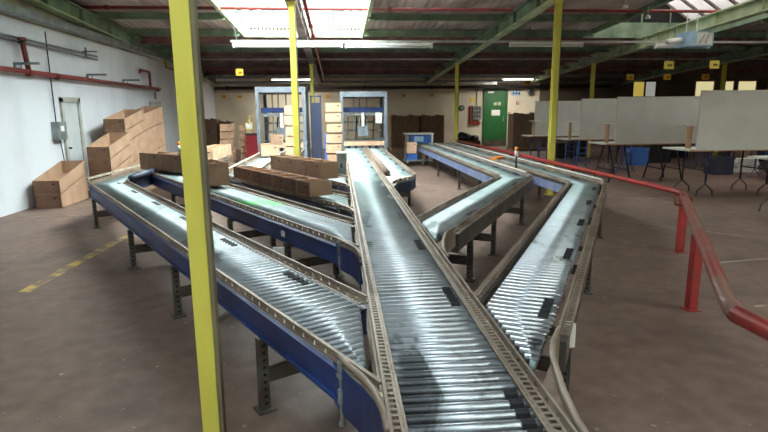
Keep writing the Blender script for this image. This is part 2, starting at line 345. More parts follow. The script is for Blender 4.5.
at0(MB().tube((-.35, 15.3, 4.35), (-.35, 15.42, 4.35), .17, 16).build('round_vent', 'galv'), t)
vs = MB()
for k in range(16): vs.box(-2.3+k*.1, -2.25+k*.1, 15.36, 15.40, 3.83, 3.87)
for k in range(12): vs.box(-.5+k*.1, -.46+k*.1, 15.36, 15.40, 3.83, 3.87)
o = at0(vs.build('vent_slots', 'hole'), t); o['kind'] = 'stuff'
at0(MB().box(-2.45, .7, 15.40, 15.44, 3.70, 3.95).build('end_board', 'pale_green'), t)
t2 = lantern(7.0, 10.4, 8.0, 15.45, 1.05, 'dim grimy rooflight high on the right above the blue heater', 'dim_glass', 'grey_beam', 'green', 'green')
lantern(-2.5, .75, -5.2, 2.2, 1.05, 'glazed rooflight overhead behind the photographer', 'roof_glass', 'pale_green', 'pale_green', 'pale_green')
lantern(7.0, 10.4, -5.2, 2.2, 1.05, 'unseen glazed rooflight added at right behind the camera to light the panels', 'roof_glass', 'pale_green', 'pale_green', 'pale_green')  # out of view, added so light reaches the white panels
# rafters
for x, m, lab in ((-5.3, 'green', 'dark green steel rafter running along the top of the left wall'), (-.8, 'grey_beam', 'grey steel rafter crossing under the bright rooflight'),
                  (4.0, 'green', 'green steel rafter running down to the yellow columns right of centre'), (8.7, 'pale_green', 'pale green steel rafter behind the blue hanging heater'),
                  (13.4, 'green', 'green steel rafter farthest to the right')):
    t = thing('rafter', lab, 'beam', (x, 0, 0))
    w = .2
    MB().beam((0, YF, rafz(YF)+.02), (0, YB, rafz(YB)+.02), w, .03).build('bottom_flange', m if m != 'green' else 'pale_green', t)
    MB().beam((0, YF, rafz(YF)+.16), (0, YB, rafz(YB)+.16), .03, .26).build('web', m, t)
    MB().beam((0, YF, rafz(YF)+.30), (0, YB, rafz(YB)+.30), w, .03).build('top_flange', m, t)
    b = MB()
    for k in range(22):
        y = -6+k*1.4
        for sx in (-1, 1): b.beam((sx*.05, y, rafz(y)+.03), (sx*.05, y, rafz(y)+.29), .07, .01, (0, 1, 0))
    b.build('stiffener', m, t)['kind'] = 'stuff'
# columns
def column(x, y, label, w=.105):
    t = thing('column', label, 'column', (x, y, 0)); z = rafz(y)
    MB().box(-w/2, w/2, -w/2, -w/2+.02, 0, z-.02).box(-w/2, w/2, w/2-.02, w/2, 0, z-.02).build('flange', 'yellow', t)
    MB().box(-.012, .012, -w/2+.02, w/2-.02, 0, z-.02).build('web', 'grey_beam' if False else 'yellow', t)
    MB().box(w/2-.0, w/2+.018, -w/2+.01, w/2-.01, 0, z-.02).build('side_plate', 'grey_yellow', t)
    MB().box(-w*.7, w*.7, -w*.7, w*.7, 0, .02).build('base_plate', 'yellow', t)
    MB().box(-w*.7, w*.7, -w*.7, w*.7, z-.03, z+.0).build('cap_plate', 'yellow', t)
M['grey_yellow'] = mat('grey_yellow', h(128, 120, 92), .6, 0, h(108, 100, 84), 5)
column(-.628, 2.38, 'large yellow column in the left foreground beside the blue-sided conveyor', .076)
column(-.79, 10.3, 'slim yellow column at the middle behind the row of open cartons')
column(-.83, 18.2, 'farther yellow column at the middle between the two machines')
column(4.06, 10.05, 'tall yellow column standing before the white partition panels')
column(3.98, 18.2, 'thin yellow column left of the green door')
column(8.68, 18.2, 'short yellow column rising behind the white partition panels')
column(13.4, 18.2, 'yellow column at the far right edge near the lit windows')
# ------------------------------------------------------------------ conveyors
ZR = .60          # top of the rollers
PITCH = .0625
def V2(a): return Vector((a[0], a[1]))
def offset(path, d):                      # shift a polyline sideways (positive = to the left of travel)
    P = [V2(p) for p in path]; out = []
    for i, p in enumerate(P):
        ns = []
        if i: t = (p-P[i-1]).normalized(); ns.append(Vector((-t.y, t.x)))
        if i < len(P)-1: t = (P[i+1]-p).normalized(); ns.append(Vector((-t.y, t.x)))
        nn = sum(ns, Vector((0, 0))).normalized(); out.append(tuple(p+nn*(d/max(.4, nn.dot(ns[0])))))
    return out
def roller_mesh():
    m = MB(); n = 12; r = .0215
    m.tube((-.5, 0, 0), (.5, 0, 0), r, n)
    me = bpy.data.meshes.new('roller'); m.tube((-.53, 0, 0), (-.5, 0, 0), .007, 6); m.tube((.5, 0, 0), (.53, 0, 0), .007, 6)
    me.from_pydata(m.v, [], m.f); me.materials.append(M['roller']); me.shade_auto_smooth(use_auto_smooth=True) if False else None
    for p in me.polygons: p.use_smooth = len(p.vertices) == 4
    return me
RM = roller_mesh()
def ladder(mb, path, w_in, z, pitch=.036):      # slotted strip: two bars and the webs between the slots
    a = path; b = offset(path, w_in)
    for P in (a, b):
        for p, q in zip(P[:-1], P[1:]): mb.beam((*p, z), (*q, z), .010, .006)
    for i in range(len(a)-1):
        p, q = V2(a[i]), V2(a[i+1]); r, s = V2(b[i]), V2(b[i+1]); n = max(1, int((q-p).length/pitch))
        for k in range(n):
            t = (k+.5)/n; mb.beam((*p.lerp(q, t), z), (*r.lerp(s, t), z), pitch*.42, .005)
def flange(mb, path, z0, z1, t=.006, pitch=.1):   # upright slotted edge
    for p, q in zip(path[:-1], path[1:]):
        p, q = V2(p), V2(q)
        mb.beam((*p, z1), (*q, z1), t*1.6, .012); mb.beam((*p, z0), (*q, z0), t*1.6, .012); n = max(1, int((q-p).length/pitch))
        for k in range(n):
            a = p.lerp(q, (k+.12)/n); b = p.lerp(q, (k+.88)/n); mb.beam((*a, (z0+z1)/2), (*b, (z0+z1)/2), t, z1-z0)
def leg_mesh(mb, hgt):
    mb.box(-.025, .025, -.025, -.02, 0, hgt).box(-.025, -.02, -.02, .025, 0, hgt).box(.02, .025, -.02, .025, 0, hgt)
    mb.box(-.05, .05, -.05, .05, 0, .012)
LM = None; HM = None
def make_leg(x, y, rz, parent, m='legs', hgt=.42):
    global LM, HM
    if LM is None:
        b = MB(); leg_mesh(b, .42); LM = bpy.data.meshes.new('leg'); LM.from_pydata(b.v, [], b.f); LM.materials.append(M[m])
        b = MB()
        for k in range(9): b.box(-.008, .008, -.0265, -.0255, .04+k*.042, .055+k*.042)
        HM = bpy.data.meshes.new('bolt_hole_row'); HM.from_pydata(b.v, [], b.f); HM.materials.append(M['hole'])
    o = bpy.data.objects.new('leg', LM); C.objects.link(o); o.location = (x, y, 0); o.rotation_euler = (0, 0, rz); o.parent = parent
    q = bpy.data.objects.new('bolt_hole_row', HM); C.objects.link(q); q.parent = o; q['kind'] = 'stuff'
    return o
def conveyor(name, label, A, B, pairs, legs=(), fa='rail', fb='rail', base=None, group=None, sleeves='B', near=8.6, anchor=None, ra='rail', rb='rail', fh=.135, stop=None, seg=None):
    """A, B: outer edges of the two rails (B lies to the left of A when looking along A, so A is the right-hand rail)"""
    t = thing(name, label, 'conveyor', group=group)
    for P, sgn, fm, rm in ((A, 1, fa, ra), (B, -1, fb, rb)):
        m = MB(); m.strip(offset(P, sgn*.02), ZR-.035-fh, ZR-.035, .03); 
        for zz in (ZR-.035-fh, ZR-.035): m.strip(offset(P, sgn*.012), zz-.006, zz+.006, .045)
        m.build('side_frame', fm, t)
        m = MB(); ladder(m, offset(P, sgn*.008), sgn*.036, ZR+.004); m.build('slotted_strip', rm, t)['kind'] = 'stuff'
        m = MB(); flange(m, P, ZR+.0, ZR+.036); m.build('edge_rail', rm, t)['kind'] = 'stuff'
    dist = MB(); sl = MB(); cnt = 0; last = None
    for (a0, b0), (a1, b1) in zip(pairs[:-1], pairs[1:]):
        a0, b0, a1, b1 = map(V2, (a0, b0, a1, b1)); L = max((a1-a0).length, (b1-b0).length); n = max(1, round(L/PITCH))
        if min((a1-a0).length, (b1-b0).length) < .02 and L < .4: n = max(1, round(L/.08))
        for k in range(n):
            f = (k+.5)/n; a = a0.lerp(a1, f); b = b0.lerp(b1, f); d = b-a; ln = d.length
            if ln < .125: continue
            u = d/ln; p = a+u*.055; q = b-u*.055; c = (p+q)/2; ln = (q-p).length; z = ZR-.0215
            if c.y < near and (p-q).length > .05:
                o = bpy.data.objects.new('roller', RM); C.objects.link(o); o.parent = t; o.location = (c.x, c.y, z); o.scale = (ln, 1, 1); o.rotation_euler = (0, 0, math.atan2(u.y, u.x))
            else: dist.tube((*p, z), (*q, z), .0225, 8)
            cnt += 1
            if sleeves and cnt % 19 < 5 and ln > .3:
                if sleeves in ('B', 'AB'): e = q-u*.02; sl.tube((*e, z), (*(e-u*.05), z), .0235, 8)
                if sleeves in ('A', 'AB'): e = p+u*.02; sl.tube((*e, z), (*(e+u*.05), z), .0235, 8)
            elif sl.v:
                sl.build('rubber_sleeve', 'rubber', t); sl = MB()
    if sl.v: sl.build('rubber_sleeve', 'rubber', t)
    if dist.v: dist.build('roller_bed', 'roller_dusty', t, True)['kind'] = 'stuff'
    for (p, q) in legs:
        rz = math.atan2(q[1]-p[1], q[0]-p[0])
        for s in (p, q): make_leg(s[0], s[1], rz, t)
        MB().beam((*p, .2), (*q, .2), .012, .09).build('cross_brace', 'legs', t)
        MB().beam((*p, .40), (*q, .40), .05, .04).build('bed_support', 'legs', t)
    if anchor:
        t.location = (*anchor, 0)
        for ch in t.children: ch.location = Vector(ch.location)-Vector((*anchor, 0))
    return t
def extra(o, t): o.parent = t; o.location = -t.location; return o
N1 = Vector((.859, .512)); D1 = Vector((.512, -.859))      # left-hand diagonals: across, along
N2 = Vector((.877, .480)); D2 = Vector((-.48, -.877))      # right-hand diagonals
def on(c, x): return (x, (c-.859*x)/.512)
def on2(c, x): return (x, (.877*x-c)/.48)
# main line
XA, XB = .14, .70
t = conveyor('roller_conveyor', 'longest straight roller conveyor running from the bottom edge to the far machine', [(XB, .35), (XB, 15.6)], [(XA, .35), (XA, 15.6)],
             [((XB, .35), (XA, .35)), ((XB, 15.6), (XA, 15.6))], [((XB, y), (XA, y)) for y in (2.4, 5.2, 8.2, 11.2, 14.2)], sleeves='A', anchor=(.42, .35), near=8.0)
dir_pts = []
for xx, s in ((XA+.052, 1), (XB-.052, -1)):     # second slotted row close to the roller ends
    m = MB(); ladder(m, [(xx, .4), (xx, 15.5)], s*-.0+.012, ZR+.012, .05); extra(m.build('slotted_strip', 'rail', t), t)['kind'] = 'stuff'
# left 1
def left_conv(co, ci, xo, xi, yend, label, legs_s, **k):
    oc = on(co, xo); ic = on(ci, xi); oe = on(co, XA-.01); ie = on(ci, XA-.01)
    # rail A is the outer (camera side), travelling from the back end towards the main line
    m_i = Vector(ic); perp = m_i - N1*(ci-co)              # square across from the inner corner
    sq = Vector((xo, ic[1]))
    e1 = Vector(ie)-N1*(ci-co)
    A = [(xo, yend), oc, oe]; B = [(xi, yend), ic, ie]
    pairs = [((xo, yend), (xi, yend)), ((xo, ic[1]+.02), (xi, ic[1]+.02)), (tuple(perp), tuple(ic)), (tuple(e1), ie), (oe, oe)]
    legs = []
    for y in legs_s:
        p = on(co, (co-.512*y)/.859); p = ((co-.512*y)/.859, y); q = Vector(p)+N1*(ci-co); legs.append((p, tuple(q)))
    t = conveyor('roller_conveyor', label, A, B, pairs, legs, anchor=(oe[0], oe[1]), **k)
    # the corner wedge between the two straight lengths
    # curved bumper where the outer rail swings into the main line
    c0 = Vector(oe)-D1*.34; pts = [c0+N1*.01]
    for dx, dy in ((-.11, .157), (-.06, .057), (-.025, -.043), (-.004, -.17), (.002, -.29)): pts.append(Vector(oe)+Vector((dx, dy)))
    pts = [tuple(q) for q in pts]
    m = MB(); m.path([(*p, ZR+.03) for p in pts], .014, 8); extra(m.build('bumper_tube', 'rail', t, True), t)
    m = MB(); m.strip(pts, ZR-.20, ZR-.01, .02); extra(m.build('bumper_skirt', k.get('fa', 'blue'), t), t)
    pl = [pts[0], pts[1], pts[2], pts[3], pts[4], (XA-.004, pts[5][1]), (XA-.004, oe[1]+.04)]
    extra(MB().prism(pl[::-1], ZR-.02, ZR+.004).build('transfer_plate', 'rail_pale', t), t)
    # adjusting rod hanging from the outer rail
    r = Vector(oe)-D1*.26-N1*.012
    m = MB().tube((*r, .34), (*r, .625), .008, 8).tube((*r, .44), (*r, .50), .016, 8).tube((*r, .34), (*r, .36), .013, 6).tube((*r, .585), (*r, .62), .016, 8)
    extra(m.build('adjusting_rod', 'galv', t, False), t)
    m = MB().beam((*(r+N1*.03), .56), (*(r-N1*.01), .56), .035, .02); extra(m.build('rod_bracket', 'galv', t), t)
    return t
tL1 = left_conv(1.03, 1.51, -3.68, -3.20, 13.0, 'nearest blue-sided conveyor on the left, bending behind the large yellow column', (7.9, 5.71, 4.23, 2.75), fa='blue', fb='navy', near=8.2, sleeves='B', rb='rail')
at = Vector(on(1.03, -2.9))
extra(MB().tube((-3.17, 8.45, ZR+.05), (-3.21, 10.2, ZR+.05), .05, 12).build('guide_roller', 'navy', tL1, True), tL1)
extra(MB().beam((-3.70, 8.2, ZR+.08), (-3.70, 13, ZR+.08), .03, .03).build('guard_bar', 'rail_pale', tL1), tL1)
tL2 = left_conv(2.08, 2.60, -3.22, -2.57, 13.2, 'second blue-sided conveyor on the left with a green chalk mark on its rollers', (8.3, 6.2, 4.9), fa='blue', fb='rail', near=8.0, sleeves=None)
tL3 = left_conv(2.93, 3.42, -1.87, -1.40, 14.7, 'third conveyor on the left under the long row of open cartons', (8.0, 6.3), fa='navy', fb='rail', near=7.5, sleeves=None)
tL4 = left_conv(3.90, 4.38, -1.33, -.94, 14.7, 'fourth and farthest left conveyor under four tall cartons', (9.2, 7.9), fa='navy', fb='rail', near=6, sleeves=None)
for x in (-1.90, -1.37, -.92): extra(MB().path([(x, 9.3, ZR+.07), (x, 14.9, ZR+.07)], .022, 8).build('guide_tube', 'rail_pale', tL3 if x < -1.3 else tL4, True), tL3 if x < -1.3 else tL4)
# equipment tray under left conveyors
for tt, c in ((tL1, 1.6), (tL2, 2.7)):
    x0 = (c-.512*7.6)/.859; a = ((c-.512*7.4)/.859, 7.4); b = ((c-.512*3.6)/.859, 3.6) if c < 2 else ((c-.512*5.1)/.859, 5.1)
    m = MB().beam((*a, .33), (*b, .33), .03, .10); extra(m.build('cable_tray', 'legs', tt), tt)
extra(MB().box(-.62, -.52, 4.80, 4.84, .28, .40).build('junction_box', 'paper', tL2), tL2)
st = Vector(((2.08-.512*4.95)/.859, 4.95))-N1*.012
extra(MB().beam((*(st-D1*.03), .50), (*(st+D1*.03), .50), .01, .05).build('label_sticker', 'paper', tL2), tL2)
# right side
def right_conv(cl, cr, xl, xr, yend, xbump, label, legs, feeder_legs, fa, fb, **k):
    lc = on2(cl, xl); rc = on2(cr, xr); le = on2(cl, XB+.01); re = on2(cr, XB+.01)
    LC = Vector(lc); sq = LC+Vector((.877, -.48))*(cr-cl)
    A = [(xl, yend), lc, le]; B = [(xr, yend), rc, tuple(Vector(re)-D2*.55)]
    e1 = Vector(le)+Vector((.877, -.48))*(cr-cl)
    pairs = [((xl, yend), (xr, yend)), ((xl, rc[1]+.15), (xr, rc[1]+.15)), (lc, rc), (lc, tuple(sq)), (le, tuple(e1)), (re, re)]
    if rc[1]+.15 < lc[1]: pairs[1] = (lc, (xr, lc[1]))
    t = conveyor('roller_conveyor', label, B, A, [(b, a) for a, b in pairs], legs, fa=fb, fb=fa, anchor=(le[0], le[1]), **k)
    p0 = Vector(re)-D2*.55; pts = [tuple(p0)]+[(re[0]+a, re[1]+b) for a, b in ((.18, .345), (.125, .215), (.095, .10), (.055, -.06), (.022, -.245), (.01, -.45))]
    extra(MB().path([(*p, ZR+.035) for p in pts], .013, 8).build('bumper_tube', 'rail', t, True), t)
    extra(MB().strip(pts, ZR-.14, ZR+.03, .012).build('bumper_skirt', 'rail', t), t)
    pl = [tuple(Vector(re)-D2*.25), pts[1], pts[2], pts[3], pts[4], pts[5], (XB+.004, pts[5][1]), (XB+.004, re[1]+.0)]
    extra(MB().prism(pl, ZR-.02, ZR+.0).build('transfer_plate', 'dust', t), t)
    for p in feeder_legs:
        make_leg(p[0]-t.location.x, p[1]-t.location.y, 0, t)
    return t
def rleg(c0, c1, y):
    p = ((c0+.48*y)/.877, y); q = Vector(p)+Vector((.877, -.48))*(c1-c0); return (p, tuple(q))
tR3 = right_conv(-.66, -.21, 3.22, 3.67, 17.5, .7, 'nearest right-hand conveyor joining the long line in the foreground', [rleg(-.66, -.21, y) for y in (6.7, 4.65, 2.9)], [(3.24, 9.5), (3.65, 9.5), (3.65, 12.5), (3.65, 15.5)], 'legs', 'legs', near=8.2, sleeves='A')
tR2 = right_conv(-1.725, -1.27, 2.48, 2.95, 16.9, .7, 'middle right-hand conveyor bending at the blue-sided straight toward the far bench', [rleg(-1.725, -1.27, y) for y in (7.6, 6.0, 5.1)], [(2.70-.2, 13.45), (2.5, 11.04), (2.5, 16.0), (2.93, 13.4), (2.93, 11)], 'legs', 'legs', near=8.0, sleeves='A')
for tt, x, y0, y1 in ((tR3, 3.19, 7.4, 17.4), (tR2, 2.45, 8.3, 16.8)):
    extra(MB().box(x-.02, x, y0, y1, ZR-.17, ZR-.05).build('blue_side_panel', 'blue_light', tt), tt)
for tt, x, y0, y1 in ((tR3, 3.70, 7.3, 17.4), (tR2, 2.98, 8.4, 16.8)):
    extra(MB().box(x, x+.02, y0, y1, ZR+.0, ZR+.05).build('pale_guard_strip', 'white', tt), tt)
extra(MB().box(1.07, 1.13, 2.38, 2.44, .46, .58).build('sensor_box', 'paper', tR3), tR3)
# short line beside the main
tR1 = conveyor('roller_conveyor', 'short conveyor alongside the long line in front of the far machine', [(1.22, 15.4), (1.22, 8.5), (1.10, 8.12), (.86, 7.85), (.74, 7.5), (.71, 7.1)][::-1], [(.78, 15.4), (.78, 8.6)][::-1],
    [((1.22, 15.4), (.78, 15.4)), ((1.22, 8.55), (.78, 8.55)), ((1.09, 8.1), (.72, 8.2))][::-1], [((1.20, 9.2), (.8, 9.2)), ((1.20, 12), (.8, 12))], near=6, sleeves='A', anchor=(1.0, 8.5), fa='navy')
extra(MB().tube((.76, 8.6, ZR+.05), (.755, 14.3, ZR+.05), .055, 12).build('guide_roller', 'dust', tR1, True), tR1)
extra(MB().prism([(.72, 8.5), (.71, 7.2), (.86, 7.88), (1.08, 8.14), (1.18, 8.5)], ZR-.02, ZR).build('transfer_plate', 'white', tR1), tR1)
# ------------------------------------------------------------------ cartons
def carton(name, w, d, hh, m='card_shade', loc=(0, 0, 0), rz=0, label='', group=None, t=.012, inner='card', hole=True, hb=None, bb=0):
    """open carton, w along x, front at y=0; hb = height at the back if it slopes"""
    hb = hb or hh; r = thing(name, label, 'box', loc, rz, group)
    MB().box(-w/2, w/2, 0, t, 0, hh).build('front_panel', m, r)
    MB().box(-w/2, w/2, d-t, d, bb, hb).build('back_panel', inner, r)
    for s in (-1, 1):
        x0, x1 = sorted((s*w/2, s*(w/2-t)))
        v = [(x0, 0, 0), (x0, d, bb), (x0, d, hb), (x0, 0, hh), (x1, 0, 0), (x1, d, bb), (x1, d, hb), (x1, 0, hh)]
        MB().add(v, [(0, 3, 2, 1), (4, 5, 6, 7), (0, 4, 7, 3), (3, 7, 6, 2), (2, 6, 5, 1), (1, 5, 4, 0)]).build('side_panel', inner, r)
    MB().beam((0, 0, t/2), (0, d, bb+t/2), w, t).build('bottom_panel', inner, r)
    if hole: MB().box(w*.22, w*.22+.05, -.002, .001, hh-.07, hh-.05).build('hand_hole', 'hole', r)
    return r
ang = math.atan2(D1.y, D1.x)
row = None
for k in range(7):                                   # open trays on the third left conveyor
    s = 8.12-k*.300; x = (2.86-.512*s)/.859; o = Vector((x, s))
    lab = ['first open brown carton from the left in the long row on the third conveyor', 'second open brown carton from the left in the long row', 'third open brown carton from the left in the long row', 'middle open brown carton of the long row of seven', 'third open brown carton from the right in the long row', 'second open brown carton from the right in the long row', 'rightmost open brown carton of the long row, nearest the main line'][k]
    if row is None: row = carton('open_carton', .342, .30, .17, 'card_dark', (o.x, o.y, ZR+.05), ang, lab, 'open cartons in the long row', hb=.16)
    else: dup(row, (o.x, o.y, ZR+.05), ang, lab)
row = None
for k in range(4):
    s = 9.12-k*.375; x = (3.76-.512*s)/.859; o = Vector((x, s))
    lab = ['leftmost tall brown carton of the rear row by the middle yellow columns', 'second tall brown carton from the left in the rear row', 'third tall brown carton from the left in the rear row', 'rightmost tall brown carton of the rear row beside the long conveyor'][k]
    if row is None: row = carton('tall_carton', .43, .30, .25, 'card_shade', (o.x, o.y, ZR+.05), ang, lab, 'tall cartons in the rear row', hb=.25)
    else: dup(row, (o.x, o.y, ZR+.05), ang, lab)
a2 = -.69
bA = carton('open_carton', .60, .36, .29, 'card_shade', (-3.29, 9.67, ZR+.05), a2, 'open carton with pale inside at the left bend of the nearest conveyor')
dup(bA, (-2.82, 9.28, ZR+.05), a2, 'open carton just left of the large yellow column')
carton('open_carton', .70, .36, .31, 'card_shade', (-2.0, 7.62, ZR+.04), ang, 'brown carton just right of the large yellow column on the second conveyor')
first = None
for k, lab in enumerate(('nearest of four pale cartons lined up behind the large yellow column', 'second of four pale cartons lined up behind the large yellow column', 'third of four pale cartons lined up behind the large yellow column', 'farthest of four pale cartons lined up behind the large yellow column')):
    p = (-2.80, 11.4+k*.5, ZR+.04)
    if first is None: first = carton('small_carton', .40, .46, .24, 'card_pale', p, 0, lab, 'pale cartons behind the yellow column', inner='card_pale')
    else: dup(first, p, 0, lab)
# stepped stacks of open-front bins by the left wall
def bin_stack(x, y, w, d, hs, dstep, rise, labels, group, m='card_shade', inner='card', rz=0, slope=.30, zb=0):
    z = zb; first = None
    for k, (hh, lab) in enumerate(zip(hs, labels)):
        o = carton('picking_bin', w, d, hh-.006, m, (x, y+dstep*k, z), rz, lab, group, inner=inner, hb=hh-.006+slope*d, bb=slope*d if k else 0)
        z += hh
bin_stack(-5.10, 9.75, .44, 1.05, (.24, .25), .0, 0, ('lower open-front cardboard bin of the short stack by the wall door', 'upper open-front cardboard bin of the short stack by the wall door'), 'bins in the short stack', slope=.25)
bin_stack(-4.66, 10.9, .42, 1.1, (.25, .25, .25, .25), 0, 0, ('bottom bin of the front stack of four beside the left wall', 'second bin from the floor in the front stack beside the left wall', 'third bin from the floor in the front stack beside the left wall', 'top bin of the front stack of four beside the left wall'), 'bins in the front stack', slope=.22)
bin_stack(-4.86, 12.3, .44, 1.2, (.50, .50, .26, .26), 0, 0, ('bottom bin of the middle stack by the left wall', 'second bin of the middle stack by the left wall', 'second bin from the top of the middle stack by the left wall', 'top bin of the middle stack by the left wall'), 'bins in the middle stack', slope=.18)
bin_stack(-4.98, 13.7, .5, 1.6, (.6, .6, .42), 0, 0, ('bottom tall bin of the rear stack by the left wall', 'middle tall bin of the rear stack by the left wall', 'top tall bin of the rear stack, open rim under the red pipe'), 'bins in the rear stack', slope=.13)
def pale_stack(x, y, n, w, d, hh, zb, rz, what, group, m='card_pale', inner='card_shade'):
    words = ['bottom', 'second', 'third', 'fourth', 'fifth', 'sixth', 'seventh', 'eighth', 'ninth']
    f = None
    for k in range(n):
        lab = ('top' if k == n-1 else words[k]) + ' open carton ' + ('' if k == n-1 else 'from below ' if k else '') + 'in ' + what
        p = (x+.012*((k*7) % 3-1), y+.01*((k*5) % 3), zb+k*hh)
        if f is None: f = carton('stacked_carton', w, d, hh-.03, m, p, rz, lab, group, inner=inner)
        else: dup(f, p, rz+.03*((k*3) % 3-1), lab)
pale_stack(-.10, 12.4, 8, .37, .4, .232, 0, .04, 'the tall pale stack between the two machines', 'cartons in the tall pale stack')
pale_stack(-1.08, 12.6, 5, .28, .5, .235, ZR+.03, .1, 'the pale stack left of the middle column', 'cartons in the pale stack on the conveyor', inner='card_pale')
pale_stack(-3.30, 16.3, 6, .36, .42, .222, 0, .05, 'the stack left of the red cabinet', 'cartons in the stack left of the red cabinet', 'card', 'card_pale')  # paler sides here and on the next stack: skylight put into colour
pale_stack(-2.90, 16.7, 6, .16, .42, .215, 0, .1, 'the narrow stack next to the red cabinet', 'cartons in the narrow stack', 'card', 'card_pale')
carton('open_carton', .42, .4, .26, 'card_pale', (-1.58, 12.6, ZR+.03), .2, 'kraft carton sitting at the end of the pale feeder conveyor', inner='card')
carton('open_carton', .28, .3, .22, 'card', (-1.42, 12.65, ZR+.29), .1, 'smaller brown carton on top of the kraft carton at the feeder end', inner='card_pale')
# flat cardboard and pallets at the back
M['card_back'] = mat('card_back', h(150, 120, 98), .9, 0, h(124, 98, 80), 4, .1, (6, 6, 1))
def flat_stack(x, y, w, d, hh, label, m='card_back', lean=0, n=5):
    t = thing('cardboard_stack', label, 'cardboard', (x, y, 0))
    MB().box(-w/2, w/2, -.05, d+.05, 0, .1).build('pallet', 'wood', t)
    for k in range(n):
        a = -w/2+w*k/n; MB().beam((a+w/n/2, .02*(k % 2), .1), (a+w/n/2, .02*(k % 2)+lean, hh-.03*(k % 3)), w/n-.008, .05, (0, 1, 0)).build('cardboard_sheet', m, t)
        MB().box(a+.01, a+w/n-.01, .08, d, .1, hh-.05-.03*(k % 2)).build('cardboard_bale', m, t)
    return t
flat_stack(2.85, 23.2, 1.2, .9, 1.5, 'dark stack of flat cardboard right of the far machine')
flat_stack(4.05, 23.2, 1.0, .9, 1.5, 'dark stack of flat cardboard between the far machine and the slim column')
flat_stack(-4.95, 21.5, .5, .7, 1.45, 'brown cardboard stack in the rear left corner')
flat_stack(-4.40, 21.7, .45, .7, 1.35, 'brown cardboard stack beside the one in the rear left corner')
flat_stack(7.9, 22.3, 1.15, .8, 1.55, 'grey-brown cardboard stack leaning right of the green door', 'card_old', .1)
flat_stack(8.9, 22.9, .7, .7, 1.4, 'grey-brown cardboard stack behind the first white panel', 'card_old', .1)
carton('small_carton', .34, .3, .36, 'card_shade', (3.15, 18.4, 0), .1, 'small brown carton on the floor below the dark cardboard')
# ------------------------------------------------------------------ packing machines
def machine(x, y, w, hh, label, notice):
    t = thing('case_machine', label, 'machine', (x, y, 0)); d = 1.7; p = .09
    for sx in (0, w-p):
        for sy in (0, d-p): MB().box(sx, sx+p, sy, sy+p, 0, hh-.15).build('corner_post', 'machine', t)
    MB().box(0, w, 0, d, hh-.15, hh).build('top_housing', 'machine', t)
    for sx in (0, w-.02):
        MB().box(sx, sx+.02, p, d-p, .75, hh-.15).build('side_window', 'guard_glass', t)
        MB().box(sx, sx+.02, p, d-p, 0, .75).build('side_panel', 'machine', t)
    MB().box(p, w-p, .35, .5, 1.62, 1.76).build('blue_beam', 'blue', t)
    MB().box(p, w-p, .33, .35, 1.52, 1.60).build('slide_rail', 'galv', t)
    for fx in (.30, .42, .58): MB().tube((w*fx, .42, 1.05), (w*fx, .42, hh-.15), .018, 8).build('lift_rod', 'galv', t)
    MB().box(w*.38, w*.38+.30, .30, .50, .92, 1.22).build('lift_carriage', 'machine', t)
    MB().box(w*.46, w*.46+.08, .26, .30, 1.2, 1.6).build('cylinder', 'white', t)
    for zz in (.78, 1.05, 1.30): MB().box(p, w-p, .9, .94, zz, zz+.05).build('crossbar', 'galv', t)
    for k in range(4):
        xx = .2+k*.26; MB().tube((xx, .75, .8), (xx+.04, .75, 1.5), .02, 6).build('air_hose', 'dark' if k % 2 else 'galv', t)
    MB().box(p, w-p, .05, .16, .66, .78).build('infeed_bar', 'card_pale', t)
    MB().box(p, w-p, .3, d-.2, .45, .62).build('machine_bed', 'galv', t)
    for k in range(5): MB().tube((.2+k*.2, .12, .60), (.28+k*.2, .12, .60), .05, 10).build('infeed_wheel', 'rubber', t)
    if notice:
        MB().box(w-.34, w-.16, -.01, .0, 1.30, 1.60).build('notice', 'paper', t)
        MB().beam((w-.29, -.013, 1.45), (w-.25, -.013, 1.40), .004, .02, (0, 1, 0)).beam((w-.25, -.013, 1.40), (w-.20, -.013, 1.53), .004, .02, (0, 1, 0)).build('tick_mark', 'dark', t)
    return t
machine(.06, 15.75, 1.36, 2.2, 'grey framed machine with a white notice where the long conveyor ends', True)
machine(-2.25, 15.3, 1.36, 2.32, 'grey framed machine behind the left yellow columns', False)
# narrow guard frame beside machine one and blue post
t = thing('guard_fence', 'dark blue guard frame just right of the left machine', 'fence', (-.80, 16.0, 0))
MB().box(0, .04, 0, .04, 0, 2.1).build('post', 'navy', t); MB().box(.28, .32, 0, .04, 0, 2.1).build('post', 'navy', t)
MB().box(.04, .28, .01, .03, .3, 1.9).build('mesh_panel', 'navy', t); MB().box(.0, .32, 0, .04, 2.06, 2.1).build('top_bar', 'navy', t)
t = thing('fence_post', 'bright blue post between the middle yellow column and the tall pale stack', 'post', (-.36, 15.2, 0))
MB().box(-.03, .03, -.03, .03, 0, 1.05).build('post', 'blue_bin', t); MB().box(-.06, .06, -.06, .06, 0, .015).build('foot_plate', 'blue_bin', t)
t = thing('tool_cabinet', 'dark red cabinet left of the left machine', 'cabinet', (-2.72, 16.2, 0))
MB().box(0, .38, 0, .5, 0, .98).build('body', 'red_box', t); MB().box(-.01, .39, -.01, .51, .98, 1.02).build('top', 'dark', t)
for z in (.3, .6): MB().box(.03, .35, -.015, 0, z, z+.26).build('drawer', 'red_box', t)
t = thing('control_screen', 'small greenish monitor frame standing by the red cabinet', 'monitor', (-2.62, 16.35, 1.02))
MB().box(-.02, .02, 0, .03, 0, .14).build('stand', 'sign_yellow', t)
fr = MB(); fr.box(-.11, .11, 0, .03, .12, .14).box(-.11, .11, 0, .03, .32, .34).box(-.11, -.09, 0, .03, .14, .32).box(.09, .11, 0, .03, .14, .32); fr.build('frame', 'sign_yellow', t)
MB().box(-.09, .09, .01, .02, .14, .32).build('screen', 'white', t)
